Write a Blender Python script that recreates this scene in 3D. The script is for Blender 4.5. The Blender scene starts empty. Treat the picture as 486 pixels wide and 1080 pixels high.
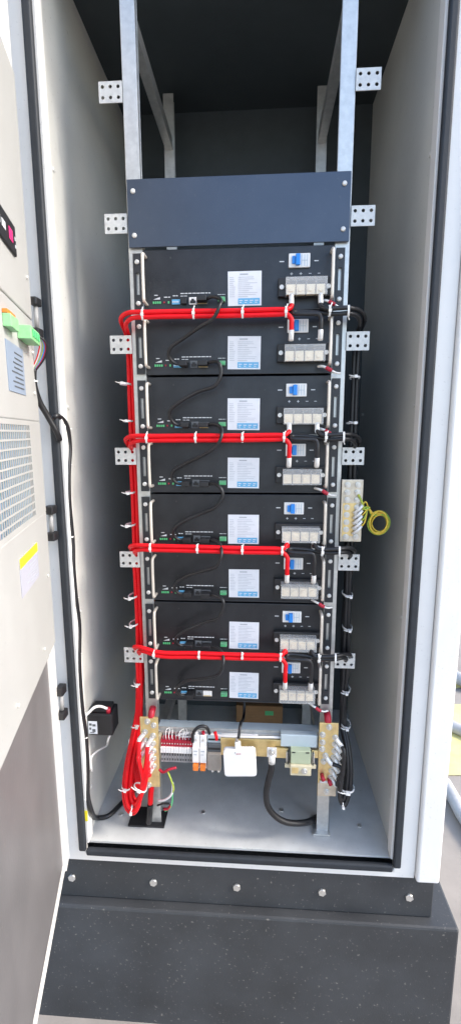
import bpy, bmesh, math, random
from mathutils import Vector, Matrix
random.seed(7)
S = bpy.context.scene
COL = S.collection
R = math.radians

# ------------------------------------------------------------------ camera
# survey frame: x right, y up from top of first module (mm), z toward the viewer (mm)
CX, CY, CZ = 52.5, -395.0, 1056.4
YAW, PIT, ROL, FPX = 0.06399, -0.16962, -0.00356, 487.0
cy_, sy_ = math.cos(YAW), math.sin(YAW); cp_, sp_ = math.cos(PIT), math.sin(PIT); cr_, sr_ = math.cos(ROL), math.sin(ROL)
RM = Matrix(((cy_, 0, sy_), (0, 1, 0), (-sy_, 0, cy_))) @ Matrix(((1, 0, 0), (0, cp_, -sp_), (0, sp_, cp_))) @ Matrix(((cr_, -sr_, 0), (sr_, cr_, 0), (0, 0, 1)))
A3 = Matrix(((1, 0, 0), (0, 0, -1), (0, 1, 0)))
FLOOR = 1455.0
def F(x, y, z):                      # survey mm -> world metres
    return Vector((x / 1000, -z / 1000, (y + FLOOR) / 1000))
def _hit(px, py, ax, v):
    r = RM @ Vector(((px - 243) / FPX, -(py - 540) / FPX, -1.0))
    c = Vector((CX, CY, CZ)); t = (v - c[ax]) / r[ax]
    return c + r * t
def W(px, py, z=0):  p = _hit(px, py, 2, z); return F(*p)
def WX(px, py, x):   p = _hit(px, py, 0, x); return F(*p)
def WG(px, py, zw):  p = _hit(px, py, 1, zw * 1000 - FLOOR); return F(*p)

cam_d = bpy.data.cameras.new("camera"); cam = bpy.data.objects.new("camera", cam_d); COL.objects.link(cam)
cam_d.sensor_fit = 'HORIZONTAL'; cam_d.sensor_width = 36; cam_d.lens = 36 * FPX / 486
cam_d.clip_start = 0.02; cam_d.clip_end = 2000
cam.matrix_world = Matrix.Translation(F(CX, CY, CZ)) @ (A3 @ RM).to_4x4()
S.camera = cam

# ------------------------------------------------------------------ light
SUN = Vector((0.78, -0.13, 0.62)).normalized()
w = bpy.data.worlds.new("World"); S.world = w; w.use_nodes = True
nt = w.node_tree; bg = nt.nodes["Background"]
sky = nt.nodes.new("ShaderNodeTexSky"); sky.sky_type = 'NISHITA'; sky.sun_disc = False
sky.sun_elevation = math.asin(SUN.z); sky.sun_rotation = math.atan2(SUN.x, SUN.y)
sky.air_density = 1.0; sky.dust_density = 1.5; sky.ozone_density = 1.0
nt.links.new(sky.outputs[0], bg.inputs[0]); bg.inputs[1].default_value = 0.15
sl = bpy.data.lights.new("sun", 'SUN'); so = bpy.data.objects.new("sun", sl); COL.objects.link(so)
sl.energy = 1.2; sl.angle = R(13); sl.color = (1, 0.94, 0.85)
so.rotation_euler = (-SUN).to_track_quat('-Z', 'Y').to_euler()
S.view_settings.view_transform = 'Standard'; S.view_settings.look = 'None'
S.view_settings.exposure = 1.72; S.view_settings.gamma = 1
S.cycles.max_bounces = 8
S.cycles.sample_clamp_indirect = 6

# ------------------------------------------------------------------ materials
def mat(name, col, rough=0.5, metal=0.0, var=0.08, scale=30, bump=0.0, bscale=200, stretch=(1, 1, 1), trans=0, alpha=1, coat=0, spec=0.5, col2=None, dirt=0.0):
    m = bpy.data.materials.new(name); m.use_nodes = True
    n = m.node_tree.nodes; l = m.node_tree.links; b = n["Principled BSDF"]
    b.inputs["Roughness"].default_value = rough; b.inputs["Metallic"].default_value = metal
    b.inputs["Transmission Weight"].default_value = trans; b.inputs["Alpha"].default_value = alpha
    b.inputs["Coat Weight"].default_value = coat; b.inputs["Specular IOR Level"].default_value = spec
    tc = n.new("ShaderNodeTexCoord"); mp = n.new("ShaderNodeMapping"); mp.inputs["Scale"].default_value = stretch
    l.new(tc.outputs["Object"], mp.inputs[0])
    ns = n.new("ShaderNodeTexNoise"); ns.inputs["Scale"].default_value = scale; ns.inputs["Detail"].default_value = 6
    ns.inputs["Roughness"].default_value = 0.6
    l.new(mp.outputs[0], ns.inputs["Vector"])
    rp = n.new("ShaderNodeValToRGB"); rp.color_ramp.elements[0].position = 0.3; rp.color_ramp.elements[1].position = 0.7
    c2 = col2 if col2 else tuple(min(1, c * (1 + var)) for c in col)
    rp.color_ramp.elements[0].color = (*[c * (1 - var) for c in col], 1); rp.color_ramp.elements[1].color = (*c2, 1)
    l.new(ns.outputs["Fac"], rp.inputs[0])
    outc = rp.outputs[0]
    if dirt:
        n2 = n.new("ShaderNodeTexNoise"); n2.inputs["Scale"].default_value = 140; n2.inputs["Detail"].default_value = 3
        l.new(tc.outputs["Object"], n2.inputs["Vector"])
        r2 = n.new("ShaderNodeValToRGB"); r2.color_ramp.elements[0].position = 0.66; r2.color_ramp.elements[1].position = 0.74
        r2.color_ramp.elements[0].color = (0, 0, 0, 1); r2.color_ramp.elements[1].color = (dirt, dirt, dirt, 1)
        l.new(n2.outputs["Fac"], r2.inputs[0])
        mx = n.new("ShaderNodeMix"); mx.data_type = 'RGBA'; mx.inputs["B"].default_value = (0.25, 0.23, 0.2, 1)
        l.new(r2.outputs[0], mx.inputs["Factor"]); l.new(outc, mx.inputs["A"]); outc = mx.outputs["Result"]
    l.new(outc, b.inputs["Base Color"])
    mr = n.new("ShaderNodeMapRange"); mr.inputs["To Min"].default_value = max(0.02, rough - 0.08); mr.inputs["To Max"].default_value = min(1, rough + 0.1)
    l.new(ns.outputs["Fac"], mr.inputs["Value"]); l.new(mr.outputs[0], b.inputs["Roughness"])
    if bump:
        nb = n.new("ShaderNodeTexNoise"); nb.inputs["Scale"].default_value = bscale; nb.inputs["Detail"].default_value = 3
        l.new(mp.outputs[0], nb.inputs["Vector"])
        bp = n.new("ShaderNodeBump"); bp.inputs["Strength"].default_value = bump; bp.inputs["Distance"].default_value = 0.001
        l.new(nb.outputs["Fac"], bp.inputs["Height"]); l.new(bp.outputs[0], b.inputs["Normal"])
    return m
M = {}
M['wall'] = mat('cabinet_paint', (0.63, 0.625, 0.585), 0.42, var=0.07, scale=5, bump=0.2, bscale=260, dirt=0.35)
M['shade_paint'] = mat('shade_dark_paint', (0.05, 0.062, 0.068), 0.6, var=0.12, scale=20, bump=0.3, bscale=300)  # back wall and ceiling: interior shade put into a dark base colour
M['floorp'] = mat('grey_floor_paint', (0.54, 0.55, 0.54), 0.45, var=0.12, scale=11, bump=0.12, bscale=500, dirt=0.35)
M['flange'] = mat('white_paint', (0.78, 0.76, 0.73), 0.35, var=0.03, scale=8, bump=0.1, bscale=600, dirt=0.2)
M['ac'] = mat('air_conditioner_paint', (0.43, 0.43, 0.415), 0.4, var=0.03, scale=10, bump=0.15, bscale=700, dirt=0.25)
M['gasket'] = mat('rubber_gasket', (0.018, 0.022, 0.028), 0.65, var=0.2, scale=40, bump=0.3, bscale=200)
M['liner'] = mat('door_liner', (0.19, 0.18, 0.183), 0.42, 0.3, var=0.08, scale=9, stretch=(1.5, 1.5, 0.8), bump=0.25, bscale=120, dirt=0.5)
M['face'] = mat('module_paint', (0.044, 0.046, 0.051), 0.31, 0.75, var=0.22, scale=11, bump=0.4, bscale=700, dirt=0.16)
M['ear'] = mat('ear_paint', (0.02, 0.022, 0.027), 0.4, var=0.15, scale=60, dirt=0.2)
M['blank'] = mat('blank_panel_paint', (0.070, 0.088, 0.120), 0.36, 0.6, var=0.08, scale=10, bump=0.2, bscale=900, dirt=0.08)
M['zinc'] = mat('zinc_steel', (0.60, 0.60, 0.58), 0.42, 0.75, var=0.12, scale=60, bump=0.1)
M['cell'] = mat('terminal_cell', (0.92, 0.77, 0.54), 0.35, 0.3, var=0.06, scale=90)
M['bracket'] = mat('galvanised_bracket', (0.62, 0.62, 0.60), 0.5, 0.35, var=0.12, scale=90, bump=0.15)
M['chrome'] = mat('nickel_handle', (0.74, 0.68, 0.60), 0.35, 0.35, var=0.06)
M['brass'] = mat('brass_plate', (0.80, 0.62, 0.30), 0.34, 0.75, var=0.14, scale=50, bump=0.1)
M['tin'] = mat('tinned_bar', (0.66, 0.60, 0.50), 0.38, 0.75, var=0.18, scale=70, bump=0.1)
M['bolt'] = mat('plated_bolt', (0.70, 0.69, 0.66), 0.32, 0.8, var=0.1, scale=200)
M['screw'] = mat('pale_screw', (0.72, 0.71, 0.68), 0.4, 0.3, var=0.1, scale=200)
M['red'] = mat('red_insulation', (0.74, 0.003, 0.010), 0.42, var=0.10, scale=40, spec=0.3)
M['black'] = mat('black_insulation', (0.012, 0.012, 0.014), 0.38, var=0.2, scale=60)
M['bplastic'] = mat('black_plastic', (0.014, 0.014, 0.016), 0.45, var=0.15, scale=60)
M['white'] = mat('white_plastic', (0.80, 0.79, 0.77), 0.4, var=0.03, scale=30, dirt=0.1)
M['sleeve'] = mat('lug_metal', (0.78, 0.77, 0.75), 0.42, 0.35, var=0.08, scale=150)
M['paper'] = mat('label_paper', (0.74, 0.76, 0.80), 0.6, var=0.03, scale=60)
M['spaper'] = mat('sticker_paper', (0.40, 0.40, 0.46), 0.6, var=0.03, scale=60)
M['print'] = mat('grey_print', (0.42, 0.45, 0.50), 0.6, var=0.1)
M['lblue'] = mat('blue_print', (0.13, 0.42, 0.68), 0.5, var=0.08, scale=200)
M['blue'] = mat('blue_plastic', (0.02, 0.24, 0.72), 0.4, var=0.08)
M['mark'] = mat('white_print', (0.62, 0.64, 0.66), 0.5, var=0.2, scale=900)
M['green'] = mat('green_plastic', (0.10, 0.50, 0.20), 0.45, var=0.12, scale=200)
M['ltgreen'] = mat('pale_green_plastic', (0.28, 0.62, 0.28), 0.45, var=0.12, scale=100)
M['sigreen'] = mat('signal_green_plastic', (0.13, 0.36, 0.20), 0.5, var=0.12, scale=100)
M['orange'] = mat('orange_plastic', (0.85, 0.22, 0.03), 0.4, var=0.06)
M['yellow'] = mat('yellow_plastic', (0.85, 0.72, 0.03), 0.5, var=0.06)
M['yg'] = mat('yellow_green_wire', (0.62, 0.56, 0.05), 0.4, var=0.05, scale=120, col2=(0.12, 0.40, 0.06))
M['yw'] = mat('yellow_wire', (0.72, 0.50, 0.05), 0.4, var=0.1, scale=120)
M['grey'] = mat('grey_plastic', (0.30, 0.30, 0.30), 0.5, var=0.06)
M['dgrey'] = mat('dark_grey_plastic', (0.10, 0.11, 0.12), 0.5, var=0.1)
M['bronze'] = mat('grey_brown_plastic', (0.30, 0.27, 0.24), 0.5, var=0.1, scale=80)
M['railblue'] = mat('rail_cover', (0.50, 0.58, 0.62), 0.4, 0.2, var=0.05)
M['sage'] = mat('sage_plastic', (0.42, 0.47, 0.32), 0.45, var=0.06)
M['cream'] = mat('cream_plastic', (0.62, 0.55, 0.38), 0.5, var=0.08, scale=80)
M['dkred'] = mat('dark_red_plastic', (0.40, 0.01, 0.03), 0.45, var=0.1)
M['pink'] = mat('pink_lens', (0.75, 0.03, 0.20), 0.3, var=0.1)
M['card'] = mat('cardboard', (0.30, 0.17, 0.08), 0.85, var=0.12, scale=30, stretch=(1, 1, 6))
M['bluelabel'] = mat('grey_blue_plate', (0.27, 0.33, 0.42), 0.4, var=0.04)
M['fins'] = mat('skylight_blue_fins', (0.26, 0.50, 0.68), 0.35, 0.3, var=0.30, scale=60, stretch=(8, 8, 0.5))  # fin blue has outside light passing through the grille painted in
M['concrete'] = mat('concrete', (0.30, 0.265, 0.23), 0.9, var=0.16, scale=4, bump=0.5, bscale=60, dirt=0.5)
M['plinth'] = mat('plinth_paint', (0.040, 0.042, 0.045), 0.6, var=0.3, scale=5, bump=0.3, dirt=0.6)
M['ypaint'] = mat('yellow_floor_paint', (0.66, 0.58, 0.24), 0.8, var=0.2, scale=9, bump=0.2)
M['pipe'] = mat('galvanised_pipe', (0.42, 0.41, 0.40), 0.55, 0.1, var=0.15, scale=20)
def clear_mat():
    m = bpy.data.materials.new('clear_cover'); m.use_nodes = True
    n = m.node_tree.nodes; l = m.node_tree.links; b = n["Principled BSDF"]
    b.inputs["Base Color"].default_value = (0.85, 0.86, 0.86, 1); b.inputs["Roughness"].default_value = 0.22
    b.inputs["Alpha"].default_value = 0.20
    ns = n.new("ShaderNodeTexNoise"); ns.inputs["Scale"].default_value = 120
    mr = n.new("ShaderNodeMapRange"); mr.inputs["To Min"].default_value = 0.12; mr.inputs["To Max"].default_value = 0.4
    l.new(ns.outputs["Fac"], mr.inputs["Value"]); l.new(mr.outputs[0], b.inputs["Roughness"])
    return m
M['clear'] = clear_mat()

# ------------------------------------------------------------------ mesh helpers
def catmull(pts, n=6):
    P = [Vector(p) for p in pts]
    if len(P) < 3: return P
    Q = [P[0] * 2 - P[1]] + P + [P[-1] * 2 - P[-2]]; out = []
    for i in range(1, len(Q) - 2):
        a, b, c, d = Q[i - 1], Q[i], Q[i + 1], Q[i + 2]
        # centripetal parametrisation: no overshoot
        t0 = 0; t1 = t0 + max(1e-6, (b - a).length) ** .5; t2 = t1 + max(1e-6, (c - b).length) ** .5; t3 = t2 + max(1e-6, (d - c).length) ** .5
        for k in range(n):
            t = t1 + (t2 - t1) * k / n
            A1 = a * ((t1 - t) / (t1 - t0)) + b * ((t - t0) / (t1 - t0)); A2 = b * ((t2 - t) / (t2 - t1)) + c * ((t - t1) / (t2 - t1)); A3_ = c * ((t3 - t) / (t3 - t2)) + d * ((t - t2) / (t3 - t2))
            B1 = A1 * ((t2 - t) / (t2 - t0)) + A2 * ((t - t0) / (t2 - t0)); B2 = A2 * ((t3 - t) / (t3 - t1)) + A3_ * ((t - t1) / (t3 - t1))
            out.append(B1 * ((t2 - t) / (t2 - t1)) + B2 * ((t - t1) / (t2 - t1)))
    out.append(P[-1]); return out

class MB:
    def __init__(s): s.v = []; s.f = []; s.sm = []; s.fm = []; s.mats = []; s.cur = 0
    def use(s, m):
        if m not in s.mats: s.mats.append(m)
        s.cur = s.mats.index(m); return s
    def add(s, vs, fs, smooth=False):
        o = len(s.v); s.v += [tuple(v) for v in vs]
        for f in fs: s.f.append([o + i for i in f]); s.sm.append(smooth); s.fm.append(s.cur)
        return s
    def box(s, x0, x1, y0, y1, z0, z1, mtx=None):
        vs = [Vector((x, y, z)) for z in (z0, z1) for y in (y0, y1) for x in (x0, x1)]
        if mtx is not None: vs = [mtx @ v for v in vs]
        return s.add(vs, [(0, 2, 3, 1), (4, 5, 7, 6), (0, 1, 5, 4), (2, 6, 7, 3), (0, 4, 6, 2), (1, 3, 7, 5)])
    def tube(s, pts, r, n=10, cap=True, smooth=True, rfun=None):
        P = [Vector(p) for p in pts]; T = []
        for i in range(len(P)):
            t = P[min(i + 1, len(P) - 1)] - P[max(i - 1, 0)]; T.append(t.normalized() if t.length > 1e-9 else Vector((0, 0, 1)))
        u = T[0].orthogonal().normalized(); vs = []
        for i, p in enumerate(P):
            u = (u - T[i] * u.dot(T[i]))
            u = u.normalized() if u.length > 1e-6 else T[i].orthogonal().normalized()
            b = T[i].cross(u); rr = rfun(i / (len(P) - 1)) * r if rfun else r
            for k in range(n):
                a = 2 * math.pi * k / n; vs.append(p + u * (rr * math.cos(a)) + b * (rr * math.sin(a)))
        fs = []
        for i in range(len(P) - 1):
            for k in range(n):
                k2 = (k + 1) % n; fs.append((i * n + k, i * n + k2, (i + 1) * n + k2, (i + 1) * n + k))
        s.add(vs, fs, smooth)
        if cap:
            o = len(s.v) - len(vs)
            s.f.append([o + k for k in range(n)][::-1]); s.f.append([o + (len(P) - 1) * n + k for k in range(n)])
            s.sm += [False, False]; s.fm += [s.cur, s.cur]
        return s
    def cyl(s, p0, p1, r, n=16): return s.tube([p0, p1], r, n, True, True)
    def prism(s, poly, y0, y1):                 # poly in (x, z), extruded along y
        n = len(poly); vs = [(x, y0, z) for x, z in poly] + [(x, y1, z) for x, z in poly]
        fs = [tuple(range(n)), tuple(range(2 * n - 1, n - 1, -1))] + [(i, i + n, (i + 1) % n + n, (i + 1) % n) for i in range(n)]
        return s.add(vs, fs)
    def holed(s, x0, z0, nx, nz, cw, ch, hr, y0, y1, seg=16):   # plate in xz with round holes, thickness y0..y1
        for i in range(nx):
            for j in range(nz):
                cx, cz = x0 + (i + .5) * cw, z0 + (j + .5) * ch
                vs = []
                for y in (y0, y1):
                    for k in range(seg):
                        a = 2 * math.pi * k / seg; c_, s_ = math.cos(a), math.sin(a); m_ = max(abs(c_), abs(s_))
                        vs.append((cx + c_ / m_ * cw / 2, y, cz + s_ / m_ * ch / 2))
                    for k in range(seg):
                        a = 2 * math.pi * k / seg; vs.append((cx + hr * math.cos(a), y, cz + hr * math.sin(a)))
                fs = []
                for k in range(seg):
                    k2 = (k + 1) % seg
                    fs += [(k, k2, seg + k2, seg + k), (2 * seg + k2, 2 * seg + k, 3 * seg + k, 3 * seg + k2), (seg + k, seg + k2, 3 * seg + k2, 3 * seg + k), (k2, k, 2 * seg + k, 2 * seg + k2)]
                s.add(vs, fs)
        # the corner slivers left between the ray-cast square points are closed by corner triangles
                for y in (y0, y1):
                    pass
        return s
    def build(s, name, m=None, parent=None, bevel=0, loc=None, seg=2):
        me = bpy.data.meshes.new(name); o0 = Vector(loc) if loc is not None else Vector((0, 0, 0))
        me.from_pydata([tuple(Vector(v) - o0) for v in s.v], [], s.f)
        for p, a, b in zip(me.polygons, s.sm, s.fm): p.use_smooth = a; p.material_index = b if s.mats else 0
        for mm in (s.mats if s.mats else [m]): me.materials.append(M[mm])
        me.update()
        b = bmesh.new(); b.from_mesh(me); bmesh.ops.recalc_face_normals(b, faces=b.faces); b.to_mesh(me); b.free()
        o = bpy.data.objects.new(name, me); COL.objects.link(o); o.location = o0
        if bevel:
            bv = o.modifiers.new("bevel", 'BEVEL'); bv.width = bevel; bv.segments = seg; bv.limit_method = 'ANGLE'; bv.angle_limit = R(50)
        if parent is not None: o.parent = parent
        return o
def tag(o, label=None, cat=None, group=None, kind=None):
    if label: o['label'] = label
    if cat: o['category'] = cat
    if group: o['group'] = group
    if kind: o['kind'] = kind
    return o
def thing(name, loc, label, cat, group=None, rot=None):
    o = bpy.data.objects.new(name, None); COL.objects.link(o); o.location = loc; o.empty_display_size = 0.02
    if rot: o.rotation_euler = rot
    return tag(o, label, cat, group)
def copy_tree(o, parent=None):
    kids = [c for c in list(COL.objects) if c.parent == o]
    c = o.copy(); COL.objects.link(c)
    if parent is not None: c.parent = parent
    for k in kids: copy_tree(k, c)
    return c
def B(*a): return MB().box(*a)

# ------------------------------------------------------------------ ground (setting)
GZ = -0.54
def ground():
    n = 40; mb = MB(); vs = []; fs = []
    L = 300
    def g(i): t = (i / n) * 2 - 1; return L * (abs(t) ** 3) * (1 if t > 0 else -1)
    for j in range(n + 1):
        for i in range(n + 1): vs.append((g(i), g(j), GZ))
    for j in range(n):
        for i in range(n): a = j * (n + 1) + i; fs.append((a, a + 1, a + n + 2, a + n + 1))
    mb.add(vs, fs); return tag(mb.build('ground', 'concrete'), kind='structure')
ground()
def ypatch(name, pts):
    q = [WG(x, y, GZ + 0.004) for x, y in pts]; m = MB(); m.add(q, [tuple(range(len(q)))]); return m
tag(ypatch('painted_marking', [(462, 743), (520, 743), (560, 818), (462, 818)]).build('painted_marking', 'ypaint'), kind='structure')
tag(ypatch('painted_marking', [(462, 712), (520, 706), (520, 722), (462, 728)]).build('painted_marking', 'ypaint'), kind='structure')

# ------------------------------------------------------------------ cabinet
HI, ZT = 0.395, 2.07
cab = thing('outdoor_cabinet', (0, 0, 0), 'tall off-white outdoor equipment cabinet with its door swung open', 'cabinet')
YF, YB = -0.040, 0.600
for sx in (-1, 1):
    B(*sorted((sx * HI, sx * (HI + .045))), YF + .012, YB, 0, ZT).build('side_wall', 'wall', cab, 0.001)
B(-HI - .03, HI + .03, YB + .0003, YB + .04, -.01, ZT + .03).build('back_wall', 'shade_paint', cab)
B(-HI - .03, HI + .03, YF + .0125, YB, -0.006, -0.0002).build('floor_panel', 'floorp', cab)
B(-HI - .03, HI + .03, YF + .0125, YB, ZT + .0002, ZT + .04).build('ceiling', 'shade_paint', cab)
# front flanges: inner lip, gasket, face, stepped outer band
for sx in (-1, 1):
    def X(a, b): return tuple(sorted((sx * a, sx * b)))
    B(*X(.386, .3935), YF, YF + .030, .004, ZT - .004).build('door_lip', 'flange', cab, 0.001)
    B(*X(.390, .409), YF - .014, YF - .0005, -.01, ZT + .01).build('gasket', 'gasket', cab, 0.005, seg=3)
    B(*X(.3945, .446), YF - .004, YF + .0115, -.03, ZT + .03).build('frame_flange', 'flange', cab, 0.0015)
    if sx > 0:
        B(*X(.447, .503), YF - .016, YB, -.045, ZT + .045).build('frame_flange', 'flange', cab, 0.006, seg=3)
    else:
        B(*X(.447, .500), YF + .0, YB, -.045, ZT + .045).build('frame_flange', 'flange', cab, 0.004)
B(-.39, .39, YF - .014, YF - .0005, ZT - .002, ZT + .018).build('gasket', 'gasket', cab, 0.005, seg=3)
B(-.39, .39, YF - .014, YF - .0005, -.022, -.003).build('gasket', 'gasket', cab, 0.005, seg=3)
B(-.446, .446, YF - .002, YF + .0115, -.046, -.0235).build('sill', 'flange', cab, 0.0015)
B(-.446, .446, YF - .002, YF + .0115, ZT + .019, ZT + .06).build('header', 'flange', cab, 0.0015)
B(-.503, .503, YF - .03, YB + .08, ZT + .061, ZT + .10).build('roof', 'flange', cab, 0.004)
B(-.50, .50, YF + .006, YB, -.17, -.0465).build('skirt', 'plinth', cab, 0.003)
found = tag(B(-.56, .56, YF - .02, YB + .05, GZ - .02, -.171).build('foundation', 'plinth', None, 0.006), 'dark grey plinth that the cabinet stands on', 'plinth')

for sx in (-1, 1):
    for z in (.12, .62, 1.12, 1.62):
        for y in (.02, .55):
            MB().tube([(sx * .3955, y, z), (sx * .3935, y, z), (sx * .3925, y, z)], .005, 12, rfun=lambda t: 1 if t < .6 else .7).build('rivet', 'screw', cab)
for x, y in ((-.33, .06), (.33, .06), (-.10, .08), (.12, .10), (-.33, .5), (.33, .5), (.29, .20), (.30, .25)):
    MB().cyl((x, y, -.0003), (x, y, .0028), .006, 6).build('floor_bolt', 'bolt', cab)
for x in (-.44, -.22, 0, .22, .44):
    MB().cyl((x, YF + .007, -.11), (x, YF + .001, -.11), .010, 6).build('skirt_bolt', 'bolt', cab)
# door, opened; local frame: u along door toward the free edge, n out of its inner face
E0 = F(-402.5, -1455, 110); DU = Vector((.2425, -.97015, 0)); DN = Vector((.97015, .2425, 0))
DM = Matrix(((DU.x, DN.x, 0, E0.x), (DU.y, DN.y, 0, E0.y), (0, 0, 1, 0), (0, 0, 0, 1)))   # local (u, n, z)
def DB(*a): return MB().box(*a, mtx=DM)
dmb = MB().use('flange'); dmb.box(-.045, .80, -.075, -.0225, -.03, ZT + .05, mtx=DM)
door = dmb.build('door', None, cab, 0.003)
DB(.006, .77, -.0222, -.0195, .02, 2.02).build('liner', 'liner', door, 0.001)
DB(-.040, .0045, -.0222, -.012, .0, ZT).build('stile', 'flange', door, 0.002)
for (xa, xb, yt, ym, yn, yb_) in ((31, 39, 312, 321, 345, 354), (46.5, 56, 534, 543, 562, 571), (58.5, 66.5, 726, 735, 752, 760)):
    xl, xr = W(xa, ym, 82).x, W(xb, ym, 82).x
    for q0, q1 in ((yt, ym), (yn, yb_)):
        B(xl, xr, -.084, -.058, W(xa, q1, 82).z, W(xa, q0, 82).z).build('hinge', 'bplastic', door, 0.003)
    MB().cyl(Vector(((xl + xr) / 2 - .001, -.070, W(xa, yn, 82).z)), Vector(((xl + xr) / 2 - .001, -.070, W(xa, ym, 82).z)), .0045).build('hinge', 'grey', door)

# ------------------------------------------------------------------ air conditioner on the door
ac = thing('air_conditioner', DM @ Vector((.22, -.03, .594)), 'white air conditioner with slotted grille mounted on the open door', 'air conditioner')
def acb(mb, name, m=None, bevel=0, seg=2, parent=None):
    o = mb.build(name, m, None, bevel, None, seg); p = parent or ac
    o.parent = p; o.matrix_parent_inverse = Matrix.Translation(-ac.location) if p is ac else Matrix.Identity(4)
    return o
U0, U1, AZ0, AZ1 = -.012, .440, .594, 1.72
GU0, GU1, GZ0, GZ1 = .080, .380, .899, 1.080
mb = MB().use('ac')
mb.box(U0, U1, -.0190, -.012, AZ0, GZ0 - .004, mtx=DM); mb.box(U0, U1, -.0190, -.012, GZ1 + .004, AZ1, mtx=DM)
mb.box(U0, GU0 - .004, -.0190, -.012, GZ0 - .004, GZ1 + .004, mtx=DM); mb.box(GU1 + .004, U1, -.0190, -.012, GZ0 - .004, GZ1 + .004, mtx=DM)
acb(mb, 'housing')
acb(DB(U0 - .0005, U1, -.0118, -.003, AZ0 - .002, GZ0 - .0045), 'front_panel', 'ac', .0025)
acb(DB(U0 - .0005, U1, -.0118, -.003, GZ1 + .0045, 1.284), 'front_panel', 'ac', .0025)
acb(DB(U0 - .0005, U1, -.0118, -.003, 1.2865, AZ1 + .002), 'front_panel', 'ac', .0025)
mb = MB(); 
nr, nc = 12, 25; rp_, cp2 = (GZ1 - GZ0) / nr, (GU1 - GU0) / nc
for j in range(nr + 1): z = GZ0 + j * rp_; mb.box(U0, U1, -.0045, -.003, z - (.0016 if 0 < j < nr else .0044), z + (.0016 if 0 < j < nr else .0044), mtx=DM)
for i in range(nc + 1): u = GU0 + i * cp2; mb.box((U0 if i == 0 else u - .0016), (U1 if i == nc else u + .0016), -.0044, -.0031, GZ0, GZ1, mtx=DM)
acb(mb, 'grille', 'ac')
mb = MB()
mb.box(GU0 - .003, GU1 + .003, -.0185, -.0160, GZ0 - .003, GZ1 + .003, mtx=DM)
for i in range(60): u = GU0 + (i + .5) * (GU1 - GU0) / 60; mb.box(u - .0005, u + .0005, -.0158, -.009, GZ0, GZ1, mtx=DM)
acb(mb, 'cooling_fins', 'fins')
acb(DB(.093, .245, -.0028, .0012, 1.368, 1.418), 'display', 'bplastic', .006, 3)
acb(DB(.118, .140, .0014, .0024, 1.382, 1.402), 'status_light', 'pink', .003)
mb = MB(); [mb.box(a, b_, .0014, .0020, z0, z1, mtx=DM) for a, b_, z0, z1 in ((.099, .104, 1.380, 1.385), (.100, .104, 1.392, 1.398), (.160, .180, 1.386, 1.398), (.19, .215, 1.386, 1.398))]
acb(mb, 'display_marks', 'mark')
acb(DB(.093, .201, -.0028, -.0016, 1.130, 1.211), 'rating_plate', 'bluelabel')
mb = MB()
for i, z in enumerate((1.197, 1.188, 1.180, 1.172, 1.164, 1.156, 1.148, 1.140)):
    mb.box(.105, .105 + (.05 if i < 2 else random.uniform(.05, .085)), -.0014, -.0011, z - .0012, z + .0012, mtx=DM)
acb(mb, 'plate_print', 'dgrey')
acb(DB(.097, .226, -.0028, -.0018, .783, .851), 'sticker', 'spaper')
acb(DB(.097, .226, -.0016, -.0011, .834, .851), 'sticker_band', 'yellow')
mb = MB()
for i in range(6): mb.box(.105, random.uniform(.16, .215), -.0016, -.0013, .790 + i * .0065, .7915 + i * .0065, mtx=DM)
acb(mb, 'sticker_print', 'print')
for u, z in ((.012, 1.36), (.012, 1.22), (.02, 1.14), (.02, .76), (.10, .63), (.30, .63)):
    acb(MB().cyl(DM @ Vector((u, -.003, z)), DM @ Vector((u, .0, z)), .0035), 'screw', 'screw')
# sockets on the panel
acb(DB(.157, .205, -.0028, .010, 1.229, 1.249), 'socket', 'ltgreen', .001)
acb(DB(.157, .205, -.0028, .006, 1.2495, 1.256), 'socket', 'orange', .001)
plug = thing('cable_plug', DM @ Vector((.09, .006, 1.238)), 'green plug with coloured wires joining a black cable on the air conditioner', 'plug')
mb = MB().use('ltgreen'); mb.box(.046, .118, -.0028, .020, 1.227, 1.250, mtx=DM); mb.use('green')
for k in range(4): mb.box(.056 + k * .015, .062 + k * .015, .0203, .0225, 1.232, 1.246, mtx=DM)
o = mb.build('plug_body', None, None, .0015); o.parent = plug; o.matrix_parent_inverse = Matrix.Translation(-plug.location)
def tubeobj(name, pts, r, m, parent=None, n=10, smooth=6, inv=True, loc=None):
    P = catmull(pts, smooth); mb = MB().tube(P, r, n)
    L0 = P[0] if loc is None else loc
    o = mb.build(name, m, None, 0, L0)
    if parent is not None:
        o.parent = parent; o.matrix_parent_inverse = parent.matrix_basis.inverted() if inv else Matrix.Identity(4)
    return o
for k, c in enumerate(('red', 'white', 'grey', 'yg', 'blue', 'dkred', 'black')):
    dx = (k - 3) * .0022
    pts = [W(29, 347 + k * .9, 140), W(39, 351 + k * .4, 132), W(45.5 + dx * 500, 362, 118), W(43.5 + dx * 600, 376, 112), W(36 + dx * 300, 390, 112)]
    tubeobj('wire', pts, .0019, c, plug, 8)
dc = tubeobj('black_cable', [W(35.5, 389, 112), W(35.5, 402, 110), W(41, 422, 95), W(51, 440, 78), W(60, 456, 66), W(62.5, 463, 55), W(61, 458, 40), W(57, 445, 44), W(58, 439, 52), W(64, 440.5, 35),
     WX(70, 449, -386), WX(73, 470, -387), WX(71.8, 500, -387), WX(72.5, 530, -387), WX(76, 570, -387), WX(77, 600, -387), WX(79.5, 630, -387), WX(83, 660, -387), WX(83, 700, -387), WX(86, 745, -386), WX(90.5, 780, -386),
     WX(92, 817, -386), WX(92.5, 840, -384), WX(96, 855, -378), WG(104, 863, .0075), WG(114, 861, .0075), WG(127, 849, .007), WG(141, 834, .007), WG(152, 822, .007)], .0064, 'black')
tag(dc, 'black cable running from the door plug down the left cabinet wall', 'cable')
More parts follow.
